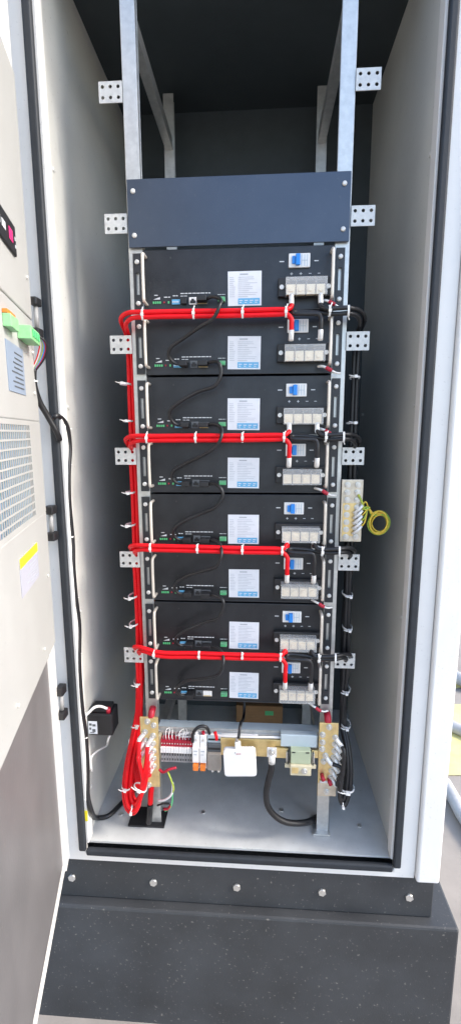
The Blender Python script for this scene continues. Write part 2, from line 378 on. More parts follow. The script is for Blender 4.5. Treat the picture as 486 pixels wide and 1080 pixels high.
tag(tubeobj('white_cable', [WX(50, 150, -388), WX(53, 216, -388), WX(55.5, 260, -388), WX(58.5, 300, -388), WX(60, 335, -388), WX(63, 380, -388), WX(65, 415, -388), WX(67, 445, -389), WX(69, 480, -389), WX(72, 560, -389), WX(78, 640, -389)], .0042, 'white'),
    'white cable clipped vertically up the left cabinet wall', 'cable')

# ------------------------------------------------------------------ black box on the left wall
bx0 = WX(93, 776, -394)
bw = thing('wall_box', bx0, 'small black box with white sticker fixed to the left wall', 'box')
def loc(mb, name, m, parent, bevel=0, seg=2):
    o = mb.build(name, m, None, bevel, None, seg); o.parent = parent; return o
BWX, BWZ, BWD = .066, .062, .054
loc(B(0.0005, BWX, 0, BWD, .0, BWZ), 'case', 'bplastic', bw, .004)
loc(B(0.006, BWX - .008, .006, BWD - .006, BWZ + .0002, BWZ + .010), 'lid', 'bplastic', bw, .003)
loc(B(.002, .026, -.0012, -.0004, .006, .042), 'sticker', 'paper', bw)
mb = MB()
for a, b_, c, d in ((.005, .012, .030, .036), (.014, .022, .028, .034), (.005, .010, .018, .024), (.013, .021, .012, .020), (.006, .018, .009, .011)): mb.box(a, b_, -.0018, -.0013, c, d)
loc(mb, 'sticker_print', 'dgrey', bw)
loc(MB().cyl((BWX - .012, .010, BWZ), (BWX - .012, .010, BWZ + .013), .006), 'indicator', 'dkred', bw)
b0 = bx0
tag(tubeobj('white_cable', [b0 + Vector((BWX - .014, .008, BWZ + .012)), b0 + Vector((BWX - .028, -.004, BWZ + .026)), b0 + Vector((.028, -.02, BWZ + .032)), b0 + Vector((.008, -.03, BWZ + .016)), WX(89.5, 752, -388), WX(91, 775, -388), WX(94.5, 800, -388), WX(96, 812, -388)], .0034, 'white'),
    'white cable looping over the small black wall box', 'cable')
tag(tubeobj('white_cable', [b0 + Vector((BWX - .010, .02, -.001)), b0 + Vector((BWX - .016, .01, -.016)), WX(112, 787, -370), WX(102, 793, -382), WX(96, 800, -388), WX(97, 814, -389)], .0028, 'white'),
    'thin white cable leaving the underside of the black wall box', 'cable')
tag(MB().box(-.3932, -.3840, YF - .0015, YF - .0004, W(71, 866, 42).z, W(71, 855, 42).z).build('yellow_tag', 'yellow', None, .001), 'small yellow tag on the lip beside the left gasket near the cabinet floor', 'tag')

# ------------------------------------------------------------------ rack
rack = thing('equipment_rack', (0, .05, 0), 'galvanised rack frame with perforated side brackets holding the black modules', 'rack')
def rk(mb, name, m, bevel=0):
    o = mb.build(name, m, None, bevel); o.parent = rack; o.matrix_parent_inverse = Matrix.Translation((0, -.05, 0)); return o
def lpost(sx, yf, yb, name='post', top=2.05):
    mb = MB(); a, b_ = sorted((sx * .2105, sx * .2415)); mb.box(a, b_, yf, yf + .0025, 0.001, top)
    a, b_ = sorted((sx * .2385, sx * .2413)); mb.box(a, b_, yf + .003, yb, 0.001, top)
    a, b_ = sorted((sx * .2150, sx * .2380)); mb.box(a, b_, yb - .0025, yb - .0002, 0.001, top)
    rk(mb, name, 'zinc', .0006)
for sx in (-1, 1):
    lpost(sx, .0345, .075); lpost(sx, .48, .52)
    rk(B(*sorted((sx * .2155, sx * .2375)), .0755, .4795, 1.90, 1.93), 'crossbar', 'zinc')
    rk(B(*sorted((sx * .2155, sx * .2375)), .0755, .4795, .20, .23), 'crossbar', 'zinc')
    rk(B(*sorted((sx * .200, sx * (.30 if sx < 0 else .245))), .02, .085, .0005, .006), 'foot_plate', 'bplastic' if sx < 0 else 'zinc', .001)
for i in range(-2, 5):
    for sx in (-1, 1):
        zc = 1.455 - .194 - i * .2538 + .254 - .001
        if zc < .3: continue
        mb = MB(); x0 = -.2915 if sx < 0 else .2415
        mb.holed(x0, zc - .020, 3, 2, .050 / 3, .020, .0036, .0300, .0322)
        rk(mb, 'perforated_bracket', 'bracket')
zc = W(140, 788, -30).z
for sx in (-1, 1):
    mb = MB(); mb.holed(-.2915 if sx < 0 else .2415, zc - .020, 3, 2, .050 / 3, .020, .0036, .0300, .0322); rk(mb, 'perforated_bracket', 'bracket')

# ------------------------------------------------------------------ blank panel
TOP = 1.4600; P = .1357
bp = thing('blank_panel', (0, .03, TOP + .003), 'plain blue-grey blanking panel above the black modules', 'panel')
loc(B(-.2385, .2385, -.004, .0, 0, .136), 'plate', 'blank', bp, .001)
def screw_mb(x, z, y=-.004, r=.0052):
    mb = MB(); mb.tube([(x, y + .001, z), (x, y - .0018, z), (x, y - .0034, z), (x, y - .0040, z)], r, 14, rfun=lambda t: 1 if t < .4 else (.85 if t < .8 else .45)); return mb
for sx in (-1, 1):
    for z in (.024, .112): loc(screw_mb(sx * .225, z), 'screw', 'screw', bp)

# ------------------------------------------------------------------ battery modules
def make_module():
    t = thing('battery_module', (0, .03, TOP), 'x', 'battery module')          # local origin: top centre of face
    L = lambda mb, n, m=None, b=0, p=t, s=2: loc(mb, n, m, p, b, s)
    L(B(-.2085, .2085, 0, .40, -.1322, -.0012), 'body', 'face', .0012)
    L(B(-.2085, .2085, -.0012, -.0002, -.1322, -.1285), 'lower_edge', 'ear', .0004)
    for sx in (-1, 1):
        a, b_ = (.2125, .2315); s0, s1 = .2185, .2255
        mb = MB()
        for x0, x1, z0, z1 in ((a, b_, -.048, -.008), (a, b_, -.130, -.094), (a, s0, -.094, -.048), (s1, b_, -.094, -.048)):
            x0, x1 = sorted((sx * x0, sx * x1)); mb.box(x0, x1, -.0015, .0015, z0, z1)
        e = L(mb, 'mounting_ear', 'ear')
        for z in (-.026, -.1125): loc(screw_mb(sx * .222, z, -.0015), 'screw', 'screw', e)
        h = [(sx * .2026, 0, -.017), (sx * .2026, -.024, -.0175), (sx * .2026, -.0295, -.020), (sx * .2026, -.031, -.027), (sx * .2026, -.031, -.106), (sx * .2026, -.0295, -.113), (sx * .2026, -.024, -.1155), (sx * .2026, 0, -.116)]
        L(MB().tube(catmull(h, 4), .0034, 10), 'handle', 'chrome')
    # paper label
    lb = L(B(-.0225, .0515, -.0008, -.0002, -.1215, -.0500), 'label', 'paper')
    loc(B(.0000, .0475, -.0013, -.0009, -.1185, -.1060), 'label_band', 'lblue', lb)
    mb = MB()
    for i in range(4):
        x = .0015 + i * .0115; mb.box(x + .001, x + .0085, -.0017, -.0014, -.1115, -.1100); mb.box(x + .001, x + .006, -.0017, -.0014, -.1155, -.1142)
    loc(mb, 'band_print', 'paper', lb)
    rnd = random.Random(3); mb = MB()
    mb.box(.004, .022, -.0013, -.0009, -.0575, -.0550)
    for i in range(11):
        z = -.0620 - i * .0040; xl = -.0190
        mb.box(xl, xl + rnd.uniform(.008, .014), -.0013, -.0009, z - .0007, z); mb.box(.000, rnd.uniform(.02, .046), -.0013, -.0009, z - .0007, z)
    loc(mb, 'label_print', 'print', lb)
    # breaker
    br = L(B(.112, .158, -.006, -.0002, -.0460, -.0175), 'breaker', 'white', .0012)
    lv = MB(); lv.box(.1190, .1265, -.010, -.0062, -.0395, -.0240); lv.box(.1268, .1365, -.014, -.0062, -.0430, -.0205)
    loc(lv, 'lever', 'blue', br, .001)
    mb = MB(); [mb.box(x, x + .0012, -.0068, -.0062, -.0430, -.0205) for x in (.1395, .1455, .1515)]; mb.box(.1395, .1525, -.0068, -.0062, -.0325, -.0315)
    loc(mb, 'breaker_groove', 'railblue', br)
    # printed marks
    mb = MB(); y0, y1 = -.0007, -.0002
    for x0, x1 in ((.0915, .1015), (.1665, .1755)): mb.box(x0, x1, y0, y1, -.0335, -.0315)
    for k, x in enumerate((.118, .138, .158, .177)):
        mb.box(x - .0028, x + .0028, y0, y1, -.0585, -.0573)
        if k < 2: mb.box(x - .0006, x + .0006, y0, y1, -.0607, -.0586); mb.box(x - .0006, x + .0006, y0, y1, -.0572, -.0551)
    mb.prism([(-.188, -.1045), (-.173, -.1045), (-.173, -.0995)], y0, y1); mb.box(-.186, -.178, y0, y1, -.0965, -.0948)
    def words(x0, x1, z, h=.0019):
        x = x0
        while x < x1:
            wd = min(rnd.uniform(.004, .009), x1 - x); mb.box(x, x + wd, y0, y1, z, z + h); x += wd + .0014
    words(-.164, -.150, -.1010); words(-.144, -.133, -.0985); words(-.127, -.060, -.0940); words(-.127, -.112, -.0990, .0012)
    words(-.044, -.027, -.0975, .0012)
    L(mb, 'printed_marks', 'mark')
    for k in range(4): L(B(-.1895 + k * .0050, -.1860 + k * .0050, -.0022, -.0002, -.1140, -.1090), 'indicator', 'green', .0005)
    L(B(-.1655, -.1625, -.0022, -.0002, -.1130, -.1095), 'indicator', 'dkred', .0004)
    L(B(-.1555, -.1520, -.0022, -.0002, -.1140, -.1090), 'indicator', 'green', .0004)
    d = L(B(-.146, -.128, -.004, -.0002, -.1165, -.1060), 'dip_switch', 'lblue', .0006)
    mb = MB(); [mb.box(-.144 + k * .0038, -.1420 + k * .0038, -.0052, -.0042, -.1130, -.1100) for k in range(4)]; loc(mb, 'slider', 'white', d)
    L(B(-.1245, -.1130, -.009, -.0002, -.1165, -.1045), 'data_port', 'bplastic', .0008)
    p = L(B(-.1075, -.0905, -.004, -.0002, -.1175, -.1020), 'network_port', 'white', .0008)
    mb = MB(); mb.box(-.1050, -.0930, -.0046, -.0042, -.1150, -.1090); mb.box(-.1020, -.0960, -.0046, -.0042, -.1089, -.1055); loc(mb, 'port_opening', 'bplastic', p)
    p = L(B(-.0890, -.0665, -.004, -.0002, -.1175, -.1035), 'network_port', 'dgrey', .0006)
    loc(B(-.0875, -.0680, -.0048, -.0042, -.1165, -.1145), 'contact_strip', 'brass', p)
    g = L(B(-.0430, -.0270, -.010, -.0002, -.1135, -.1035), 'signal_terminal', 'sigreen', .0008)
    mb = MB(); [mb.box(-.0420 + k * .0038, -.0396 + k * .0038, -.0118, -.0112, -.1120, -.1070) for k in range(4)]; loc(mb, 'wire_entry', 'green', g)
    # output terminals
    tb = L(B(.089, .204, -.013, -.0002, -.1080, -.0690), 'terminal_block', 'bplastic', .0015)
    for x in (.0965, .1965): loc(MB().cyl((x, -.0132, -.089), (x, -.0165, -.089), .0048), 'screw', 'screw', tb)
    for k in range(4):
        x0 = .1065 + k * .0210; mb = B(x0, x0 + .0185, -.026, -.0135, -.1075, -.0870); mb.cyl((x0 + .009, -.026, -.097), (x0 + .009, -.0305, -.097), .0058, 8)
        loc(mb, 'terminal', 'cell', tb, .0006)
    mb = MB(); mb.box(.1045, .1915, -.0352, -.0340, -.1100, -.0745); mb.box(.1045, .1915, -.0338, -.0135, -.0760, -.0746)
    for x in (.1045, .1265, .1475, .1685, .1903): mb.box(x, x + .0012, -.0338, -.0135, -.1100, -.0762)
    loc(mb, 'clear_cover', 'clear', tb)
    return t
mod0 = make_module()
def vary(o):
    for c in [c for c in COL.objects if c.parent == o]:
        if c.name.startswith('label'): c.rotation_euler.y = R(random.uniform(-.9, .9)); c.location.x += random.uniform(-.002, .002)
        if c.name.startswith('breaker'): c.location.x += random.uniform(-.0012, .0012); c.location.z += random.uniform(-.0012, .0012)
        if c.name.startswith('terminal_block'): c.location.z += random.uniform(-.0008, .0008)
def fix_ports(o, i):
    pc = [c for c in COL.objects if c.parent == o and c.name.startswith('network_port')]
    for c in pc:
        left = 'L' if min(v.co.x for v in c.data.vertices) < -.1 else 'R'
        mm = {0: {'L': 'white', 'R': 'dgrey'}, 7: {'L': 'dgrey', 'R': 'white'}}.get(i, {'L': 'dgrey', 'R': 'dgrey'})[left]
        c.material_slots[0].link = 'OBJECT'; c.material_slots[0].material = M[mm]
ML = ['black battery module, topmost in the rack just under the blank panel',
      'black battery module, second from the top, below the highest red cable run',
      'black battery module, third from the top, just above the second red cable run',
      'black battery module, fourth from the top, just below the second red cable run',
      'black battery module, fifth from the top, just above the third red cable run',
      'black battery module, sixth from the top, just below the third red cable run',
      'black battery module, seventh from the top, just above the lowest red cable run',
      'black battery module, lowest of the eight, below the lowest red cable run']
for i in range(8):
    o = mod0 if i == 0 else copy_tree(mod0)
    o.location = (0, .03, TOP - i * P); o['label'] = ML[i]; fix_ports(o, i); vary(o); o['group'] = 'black battery modules stacked in the rack'

# ------------------------------------------------------------------ cable ties
def make_tie():
    mb = MB(); n = 20; r = .0125
    ring = [Vector((0, r * math.cos(2 * math.pi * k / n), r * math.sin(2 * math.pi * k / n))) for k in range(n + 1)]
    vs = []; fs = []
    for k in range(n):
        a = 2 * math.pi * k / n
        for dx, rr in ((-.0021, r - .0004), (.0021, r - .0004), (.0021, r + .0008), (-.0021, r + .0008)): vs.append((dx, rr * math.cos(a), rr * math.sin(a)))
    for k in range(n):
        k2 = (k + 1) % n
        for j in range(4): fs.append((k * 4 + j, k * 4 + (j + 1) % 4, k2 * 4 + (j + 1) % 4, k2 * 4 + j))
    mb.add(vs, fs)
    mb.box(-.0030, .0030, -r - .0045, -r + .001, -.0035, .0035)
    mb.tube([(0, -r - .003, .003), (.001, -r - .004, .010), (.003, -r - .003, .017)], .0012, 6)
    return mb.build('cable_tie', 'white')
tie0 = make_tie(); tie_used = [False]
def tie(p, direc, sc=1.0, where='', spin=0, group=None, el=None):
    o = tie0 if not tie_used[0] else tie0.copy()
    if tie_used[0]: COL.objects.link(o)
    tie_used[0] = True
    d = Vector(direc).normalized(); q = Vector((1, 0, 0)).rotation_difference(d)
    o.rotation_mode = 'QUATERNION'
    from mathutils import Quaternion
    o.rotation_quaternion = q @ Quaternion((1, 0, 0), spin); o.location = p; o.scale = (1, el[0] / .0125, el[1] / .0125) if el else (sc,) * 3
    tag(o, where, 'cable tie', group); return o

# ------------------------------------------------------------------ power cables
RC = .0050
def mod_top(m): return TOP - m * P
runz = [(W(150, 331.6, 14).z, W(302, 328.5, 14).z), (W(150, 462.2, 14).z, W(297, 461, 14).z), (W(165, 578, 14).z, W(296, 581, 14).z), (W(178, 690.5, 14).z, W(293, 693.5, 14).z)]
ordn = ['first', 'second', 'third', 'fourth', 'fifth', 'sixth', 'seventh', 'lowest']
XR, XK = .117, .179
YR = -.014          # depth of the runs, just in front of the handles
# left busbar lug positions (px, py) : two columns
lugL = [(153, 772), (153.5, 781), (154, 790), (161.5, 776), (161.5, 784), (162, 792), (162, 800), (162, 808)]
lugR = [(353.5, 778), (353, 785), (352.5, 792), (351.5, 799), (350.5, 806), (349.5, 813), (348.5, 820), (343, 797)]
def cable(m, red):
    r = m // 2; odd = m % 2; zl, zr = runz[r]; mt = mod_top(m); dz = (-RC if odd else RC)
    col = 'red' if red else 'black'; sg = -1 if red else 1
    x = XR if red else XK
    pts = []
    if not odd:
        e = Vector((x, .004, mt - .107)); f0 = [e, e + Vector((0, -.003, -.012)), e + Vector((0, -.006, -.018))]
        pts = [e + Vector((0, -.006, -.018)), Vector((x, -.004, zr + RC + .008))]
    else:
        e = Vector((x, .004, mt - .078)); f0 = [e + Vector((0, -.012, .010)), e + Vector((0, -.018, .022)), e + Vector((0, -.018, .026))]
        pts = [e + Vector((0, -.018, .026)), Vector((x, -.016, (mt - .052 + zr) / 2)), Vector((x, -.015, zr - .016))]
    if red:
        z_at = lambda xx: zl + (zr - zl) * (xx + .2) / (.31) + dz
        pts += [Vector((x - .010, YR, z_at(x) + 0)), Vector((x - .03, YR, z_at(x - .03))), Vector((.0, YR, z_at(0) - .0006)), Vector((-.1, YR, z_at(-.1))), Vector((-.19, YR, z_at(-.19)))]
        lift = .010 if r == 3 else 0
        tx = -.262 + (0.0092 if odd else 0); ty = .043 + .0094 * (3 - r)
        ez = z_at(-.21) + lift
        if odd: pts += [Vector((-.228, YR + .004, ez - .001)), Vector((-.247, .008, ez - .010)), Vector((tx, ty - .006, ez - .034))]
        else: pts += [Vector((-.236, YR + .003, ez)), Vector((-.257, .006, ez - .007)), Vector((tx - .001, ty - .006, ez - .030))]
        jit = lambda: random.uniform(-.0012, .0012)
        z = ez - .07
        while z > .40: pts.append(Vector((tx + jit(), ty + jit(), z))); z -= .11
        L = lugL[m]; lp = W(*L, 2)
        if m < 3:                                  # inner group: short loops up to the outer bolt column
            o = m * 2.4
            pts += [W(145 + o * .8, 764, -45), W(142.5 + o, 785, -38 + m * 6), W(141.5 + o, 806, -24), W(143.5 + o * .8, 824, -8), W(147 + o * .5, 836, 10 + m * 3), W(151 - o * .1, 832 - m * 3, 24), W(150 - o * .3, 818 - m * 3, 30), W(146.5 - o * .2, 803 - m * 2, 30)]
            le = lp + Vector((-.013, -.010, -.016)); pts += [le]
        else:                                      # outer group: long loops down to the floor and back up to the inner column
            k_ = m - 3; o = k_ * 2.9; zz = (0, 9, -5, 6, -9)[k_]
            pts += [W(142 + o * .55, 764, -42), W(137.5 + o * .7, 786, -28 + zz), W(133 + o * .75, 808, -12 + zz), W(130.5 + o * .8, 828, 0 + zz), W(131 + o * .85, 844 - k_ * .6, 8 + zz), W(134 + o * .8, 854 - k_ * 2.2, 12 + zz), W(140 + o * .35, 858.5 - k_ * 3.2, 17 + zz), W(145.5 + o * .1, 852 - k_ * 2.6, 22 + zz * .6), W(148.5 + o * .3, 838 - k_ * 1.5, 27), W(150.5 + o * .45, 822 - k_ * 1.2, 29), W(154.5 + o * .25, (822 + L[1]) / 2 + 3, 27)]
            le = lp + Vector((-.013, -.010, -.020)); pts += [le]
    else:
        if odd: pts += [Vector((x - .004, YR, zr - RC - .002)), Vector((x - .03, YR, zr - RC)), Vector((XR + .006, YR + .002, zr - .003)), Vector((XR + .003, YR + .006, zr)), Vector((XR + .007, YR + .011, zr + .002)), Vector((x - .02, YR + .011, zr + .001))]
        else: pts += [Vector((x + .008, YR, zr + RC)), ]
        tx = .268 + (.0094 if not odd else 0); ty = .045 + .0094 * (3 - r)
        pts += [Vector((.21, YR + (.006 if odd else 0), zr + dz)), Vector((.236, YR + (.006 if odd else .002), zr + dz + .001)), Vector((.256 + (.006 if not odd else 0), .004, zr + dz - .001)), Vector((tx, .020, zr + dz - .012)), Vector((tx, ty - .002, zr + dz - .036))]
        z = zr - .08; jit = lambda: random.uniform(-.0015, .0015)
        while z > .42: pts.append(Vector((tx + jit(), ty + jit(), z))); z -= .11
        L = lugR[m]; lp = W(*L, 2); o = m * 1.0
        le = lp + Vector((.013, -.010, -.015))
        zz = (0, 8, -6, 4, -9, 10, -3, 6)[m]; pts += [W(364 - o * .6, 765, -45), W(368 - o * .6, 788, -30 + zz), W(370.5 - o * .8, 812, -12 + zz), W(369 - o * .9, 834, -2 + zz), W(363.5 - o * .4, 850 - o * 1.2, 6 + zz), W(358.5 - o * .1, 845 - o * 1.3, 16 + zz * .5), W(359.5 - o * .2, 826 - o * .5, 26)]
        if L[1] < 800: pts += [W(362.5 - o * .3, L[1] + 14, 22)]
        pts += [le]
    t = thing('power_cable', f0[0], '%s power cable to the %s terminal of the %s' % (col, 'left' if red else 'right', ['topmost module', 'second module from the top', 'third module from the top', 'fourth module from the top', 'fifth module from the top', 'sixth module from the top', 'seventh module from the top', 'lowest module'][m]), 'cable', '%s power cables wired to the modules' % col)
    P_ = catmull(pts, 5); mb = MB().tube(P_, RC if red else RC * .96, 12)
    o1 = mb.build('insulation', col, None, 0, f0[0]); o1.location = (0, 0, 0); o1.parent = t
    for nm, pp in (('lug', [f0[0], f0[1], f0[2], pts[0] + (pts[1] - pts[0]).normalized() * .004]), ('lug', [lp + Vector((0, -.0035, 0)), lp + (le - lp) * .35 + Vector((0, -.003, 0)), le, le + (pts[-2] - le).normalized() * .004])):
        mb = MB().tube(catmull(pp, 3), RC * 1.12, 12); q = mb.build(nm, 'sleeve', None, 0, f0[0]); q.location = (0, 0, 0); q.parent = t
for m in range(8): cable(m, True)
for m in range(8): cable(m, False)

for r in range(4):
    zl, zr = runz[r]
    nm = ['highest', 'second', 'third', 'lowest'][r]
    for k, x in enumerate((-.203, -.092, .013, .105)):
        z = zl + (zr - zl) * (x + .2) / .31
        tie(Vector((x, YR, z)), (1, 0, 0), .92, 'white cable tie on the %s red run, %s' % (nm, ['beside the left handle', 'left of the paper label', 'below the paper label', 'beside the red terminal lug'][k]), random.uniform(-.15, .15), 'white cable ties', (.0062, .0108))
    tie(Vector((.196, YR, zr)), (1, .05, 0), .92, 'white cable tie on the %s black run beside the right handle' % nm, .1, 'white cable ties', (.0080, .0112))
    tie(Vector((.236, YR + .002, zr)), (1, -.1, 0), .96, 'white cable tie on the %s black run at the right post' % nm, 3.0, 'white cable ties', (.0080, .0112))
for k, (px, py) in enumerate(((132.5, 405), (135, 444), (137.5, 519), (138, 553), (141, 628), (142, 657), (146, 718), (146, 761))):
    tie(W(px, py, -57), (0, 0, 1), 1.15 + .08 * k, 'white cable tie round the vertical red trunk, %s from the top' % ordn[k].replace('lowest', 'eighth'), random.uniform(-.15, .15), 'white cable ties', (.0225, .0112))
for k, (px, py) in enumerate(((374, 398), (371, 446), (366, 626), (366, 661), (364, 726))):
    tie(W(px, py, -57), (0, 0, 1), 1.25 + .1 * k, 'white cable tie round the vertical black trunk, %s from the top' % ordn[k], random.uniform(-.15, .15), 'white cable ties', (.0225, .0112))
for px, py, z, d, sc, lb in ((134, 829, 2, (.1, 0, 1), (.016, .013), 'white cable tie on the left curve of the looped red cables'), (148, 831, 24, (.5, 0, 1), (.012, .017), 'white cable tie where the red loops meet under the brass plate'), (139.5, 854, 16, (1, 0, -.1), (.013, .014), 'white cable tie on the lowest point of the red loops'),
                         (365, 830, 2, (.1, 0, 1), (.020, .019), 'white cable tie high on the looped black cables'), (361, 848, 10, (1, 0, .3), (.012, .012), 'white cable tie at the bottom of the looped black cables'), (364, 763, -50, (.1, 0, 1), (.022, .0125), 'white cable tie on the black trunk beside the right brass plate')):
    tie(W(px, py, z), d, 1, lb, 0, 'white cable ties', sc)
for k, (px, py) in enumerate(((60, 336), (73, 452), (73, 490), (74.5, 566), (80.5, 630), (83.5, 689), (90, 777), (91.5, 842))):
    tie(WX(px, py, -387), (0, 0, 1), .5, 'small white cable tie on the left wall cables, %s from the top' % ordn[k].replace('lowest', 'eighth'), random.uniform(-1, 1), 'small white cable ties on the left wall')
tie(W(35.5, 402, 110), (0, .1, 1), .62, 'white cable tie on the black cable below the green plug', .4, 'small white cable ties on the left wall')

# ------------------------------------------------------------------ data cables
for m in range(7):
    t0, t1 = mod_top(m), mod_top(m + 1); j = lambda a=.003: random.uniform(-a, a)
    a = Vector((-.078, .022, t0 - .110)); b_ = Vector((-.119, .018, t1 - .110))
    sway = j(.010); crosses = (m % 2 == 0); yy = -.030 if crosses else -.012
    pts = [a + Vector((.012, -.010, 0)), Vector((-.052, .004, t0 - .108)), Vector((-.036 + j(), -.010, t0 - .116 + j())), Vector((-.033 + j(), yy, t0 - .134 + j())), Vector((-.046 + j(), yy, t0 - .160)), Vector((-.085 + sway, yy + .008, t0 - .176 + j())),
           Vector((-.125 + sway, -.004, t0 - .194 + j())), Vector((-.150 + sway * .5, .000, t0 - .214)), Vector((-.152, .006, t0 - .230)), Vector((-.142, .012, t1 - .108)), b_]
    t = thing('data_cable', a, 'thin black data cable linking the %s and %s modules' % (ordn[m], ordn[m + 1].replace('lowest', 'eighth')), 'cable', 'thin black data cables between modules')
    mb = MB().tube(catmull(pts, 6), .0039, 8); o = mb.build('cord', 'black', None, 0, a); o.location = (0, 0, 0); o.parent = t
    o = MB().box(-.010, .012, -.020, .003, -.0055, .0055).build('plug', 'bplastic', t, .0015)
    o = MB().box(-.053, -.034, -.016, .006, -.0055, .0055).build('plug', 'bplastic', t, .0015); o.location.z = t1 - t0
# earth leads at the lower right of each module
def make_earth():
    t = thing('earth_lead', (.195, .02, 0), 'x', 'earth lead')
    loc(MB().tube(catmull([(-.012, .004, .004), (-.004, -.006, .003), (.004, -.010, .0)], 4), .0030, 8), 'lug', 'sleeve', t)
    loc(MB().tube(catmull([(.004, -.010, .0), (.010, -.012, -.004), (.016, -.012, -.007)], 4), .0042, 10), 'sleeve', 'dkred', t)
    loc(MB().tube(catmull([(.016, -.012, -.007), (.025, -.008, -.011), (.036, -.002, -.012)], 4), .0024, 8), 'wire', 'sleeve', t)
    return t
e0 = make_earth()
for m in range(8):
    o = e0 if m == 0 else copy_tree(e0)
    o.location = (.193 - .002 * (m % 2), .012, mod_top(m) - .1235); o['label'] = 'short earth lead with red sleeve at the lower right of the %s module' % (ordn[m]); o['group'] = 'short earth leads beside the modules'

# ------------------------------------------------------------------ busbars
def bolts(parent, pts, y, r=.0062):
    for x, z in pts:
        mb = MB(); mb.cyl((x, y, z), (x, y - .0016, z), r * 1.25, 14); mb.tube([(x, y - .0016, z), (x, y - .006, z)], r, 6, smooth=False); mb.cyl((x, y - .006, z), (x, y - .0085, z), r * .5, 8)
        loc(mb, 'bolt', 'bolt', parent)
def plate(name, label, x0, x1, z0, z1, y, m='brass'):
    t = thing(name, (x0, y, z0), label, 'busbar'); loc(B(0, x1 - x0, 0, .005, 0, z1 - z0), 'bar', m, t, .0008); return t
lz0 = W(168, 831, 5).z; lz1 = W(147, 757, 5).z
bl = plate('busbar', 'brass busbar on the lower left post with red cables bolted to it', -.2480, -.2015, lz0, lz1, -.004)
bolts(bl, [(W(px, py, 4).x + .248, W(px, py, 4).z - lz0) for px, py in [(155.5, 761)] + lugL + [(162, 765), (157, 828)]], 0)
rz0 = W(334, 840, 5).z; rz1 = W(337, 763, 5).z
brr = plate('busbar', 'brass busbar on the lower right post with black cables bolted to it', .2045, .2515, rz0, rz1, -.004)
bolts(brr, [(W(px, py, 4).x - .2045, W(px, py, 4).z - rz0) for px, py in [(347, 767)] + lugR + [(340, 775), (340, 783), (339.5, 790), (341, 803), (344, 835)]], 0)
loc(B(.0005, .0465, -.0012, -.0002, .002, .038), 'end_plate', 'tin', brr)
for x, z in ((.010, .062), (.028, .050)): loc(MB().tube([(x, -.001, z), (x, -.012, z), (x + .003, -.014, z - .006)], .0052, 10), 'red_cap', 'dkred', brr)
loc(MB().tube([(.004, -.004, .044), (.040, -.006, .046)], .0028, 8), 'wire', 'white', brr)
# red stoppers on the posts above the busbars
for sx, px in ((-1, 159), (1, 346)):
    p = W(px, 753 if sx < 0 else 758, 0)
    tag(MB().tube([p + Vector((0, .024, .001)), p + Vector((0, .010, -.002)), p + Vector((0, .0, -.014))], .0085, 12).build('cable_end_cap', 'dkred', None, 0, p), 'dark red cable end just above the %s brass busbar' % ('left' if sx < 0 else 'right'), 'end cap')
# earth bar, right
ez0 = W(358, 574, 5).z; ez1 = W(358, 507, 5).z
eb = plate('busbar', 'pale brass earth bar on the right post beside the yellow wire coil', .2420, .2910, ez0, ez1, .022, 'tin')
H = ez1 - ez0
loc(B(.004, .034, -.0012, -.0002, .014, H - .055), 'brass_strip', 'brass', eb)
bolts(eb, [(x, .012 + k * (H - .024) / 7) for k in range(8) for x in (.013, .036)], -.0012, .0056)
coil_c = W(399, 551, -20)
for k in range(5):
    s = W(377 + k * 0.3, 559 - k * 5.5, -15)
    t = thing('earth_wire', s, 'x', 'wire'); rr = (.0175, .0225, .0200, .0245, .0215)[k]; ex = (1.05, .88, 1.12, .95, 1.0)[k]; pts = [Vector((.006, -.002, .008)), Vector((.014, -.004, .018))]
    c = coil_c - s; off = Vector((random.uniform(-.003, .003), random.uniform(-.006, .004), random.uniform(-.003, .003)))
    up = W(388.5, 536, -18) - s; pts += [up]
    for q in range(0, 26): a = math.radians(130 - q * 30); pts.append(c + off + Vector((rr * math.cos(a), .0022 * math.sin(q * .9 + k), rr * 1.15 * ex * math.sin(a) + .0015 * math.sin(q * .37 + k))))
    loc(MB().tube(catmull(pts, 3), .0017, 7), 'wire_loop', 'yg' if k % 2 else 'yw', t)
    loc(MB().tube([Vector((-.012, -.001, -.010)), Vector((0, -.003, 0)), Vector((.008, -.003, .010))], .0036, 10), 'lug', 'sleeve', t)
    t['label'] = 'coiled yellow-green earth wire, %s of five lugs counted from the bottom' % ['lowest', 'second', 'third', 'fourth', 'topmost'][k]; t['group'] = 'coiled yellow-green earth wires'
pts = [W(376.5, 519, -20), W(379, 524, -14), W(382, 530, -12), W(384, 537, -14), W(390, 535, -16)]
tag(tubeobj('earth_wire', pts, .0024, 'yg'), 'yellow-green wire dropping from the top of the earth bar', 'wire')

# ------------------------------------------------------------------ DIN rail assembly between the posts
rz = W(240, 780, 10).z
dr = thing('mounting_rail', (0, .03, rz), 'horizontal pale metal rail carrying the terminals and breakers', 'rail')
loc(B(-.2085, .2085, -.006, -.003, -.045, .004), 'rail', 'zinc', dr, .0008)
loc(B(-.2085, .2085, -.0028, .026, .0015, .004), 'rail_ledge', 'railblue', dr, .0006)
loc(B(-.2085, .2085, -.012, -.0065, -.040, -.034), 'rail_lip', 'zinc', dr, .0006)
loc(B(-.2085, .2085, -.012, -.0065, -.010, -.004), 'rail_lip', 'zinc', dr, .0006)
gx0, gx1 = W(232, 790, 10).x, W(300, 790, 10).x
tag(B(gx0, gx1, .006, .011, W(250, 802, 10).z, W(250, 784, 10).z).build('copper_bar', 'brass', None, .0008), 'brass bar fixed on the rail behind the white box', 'busbar')
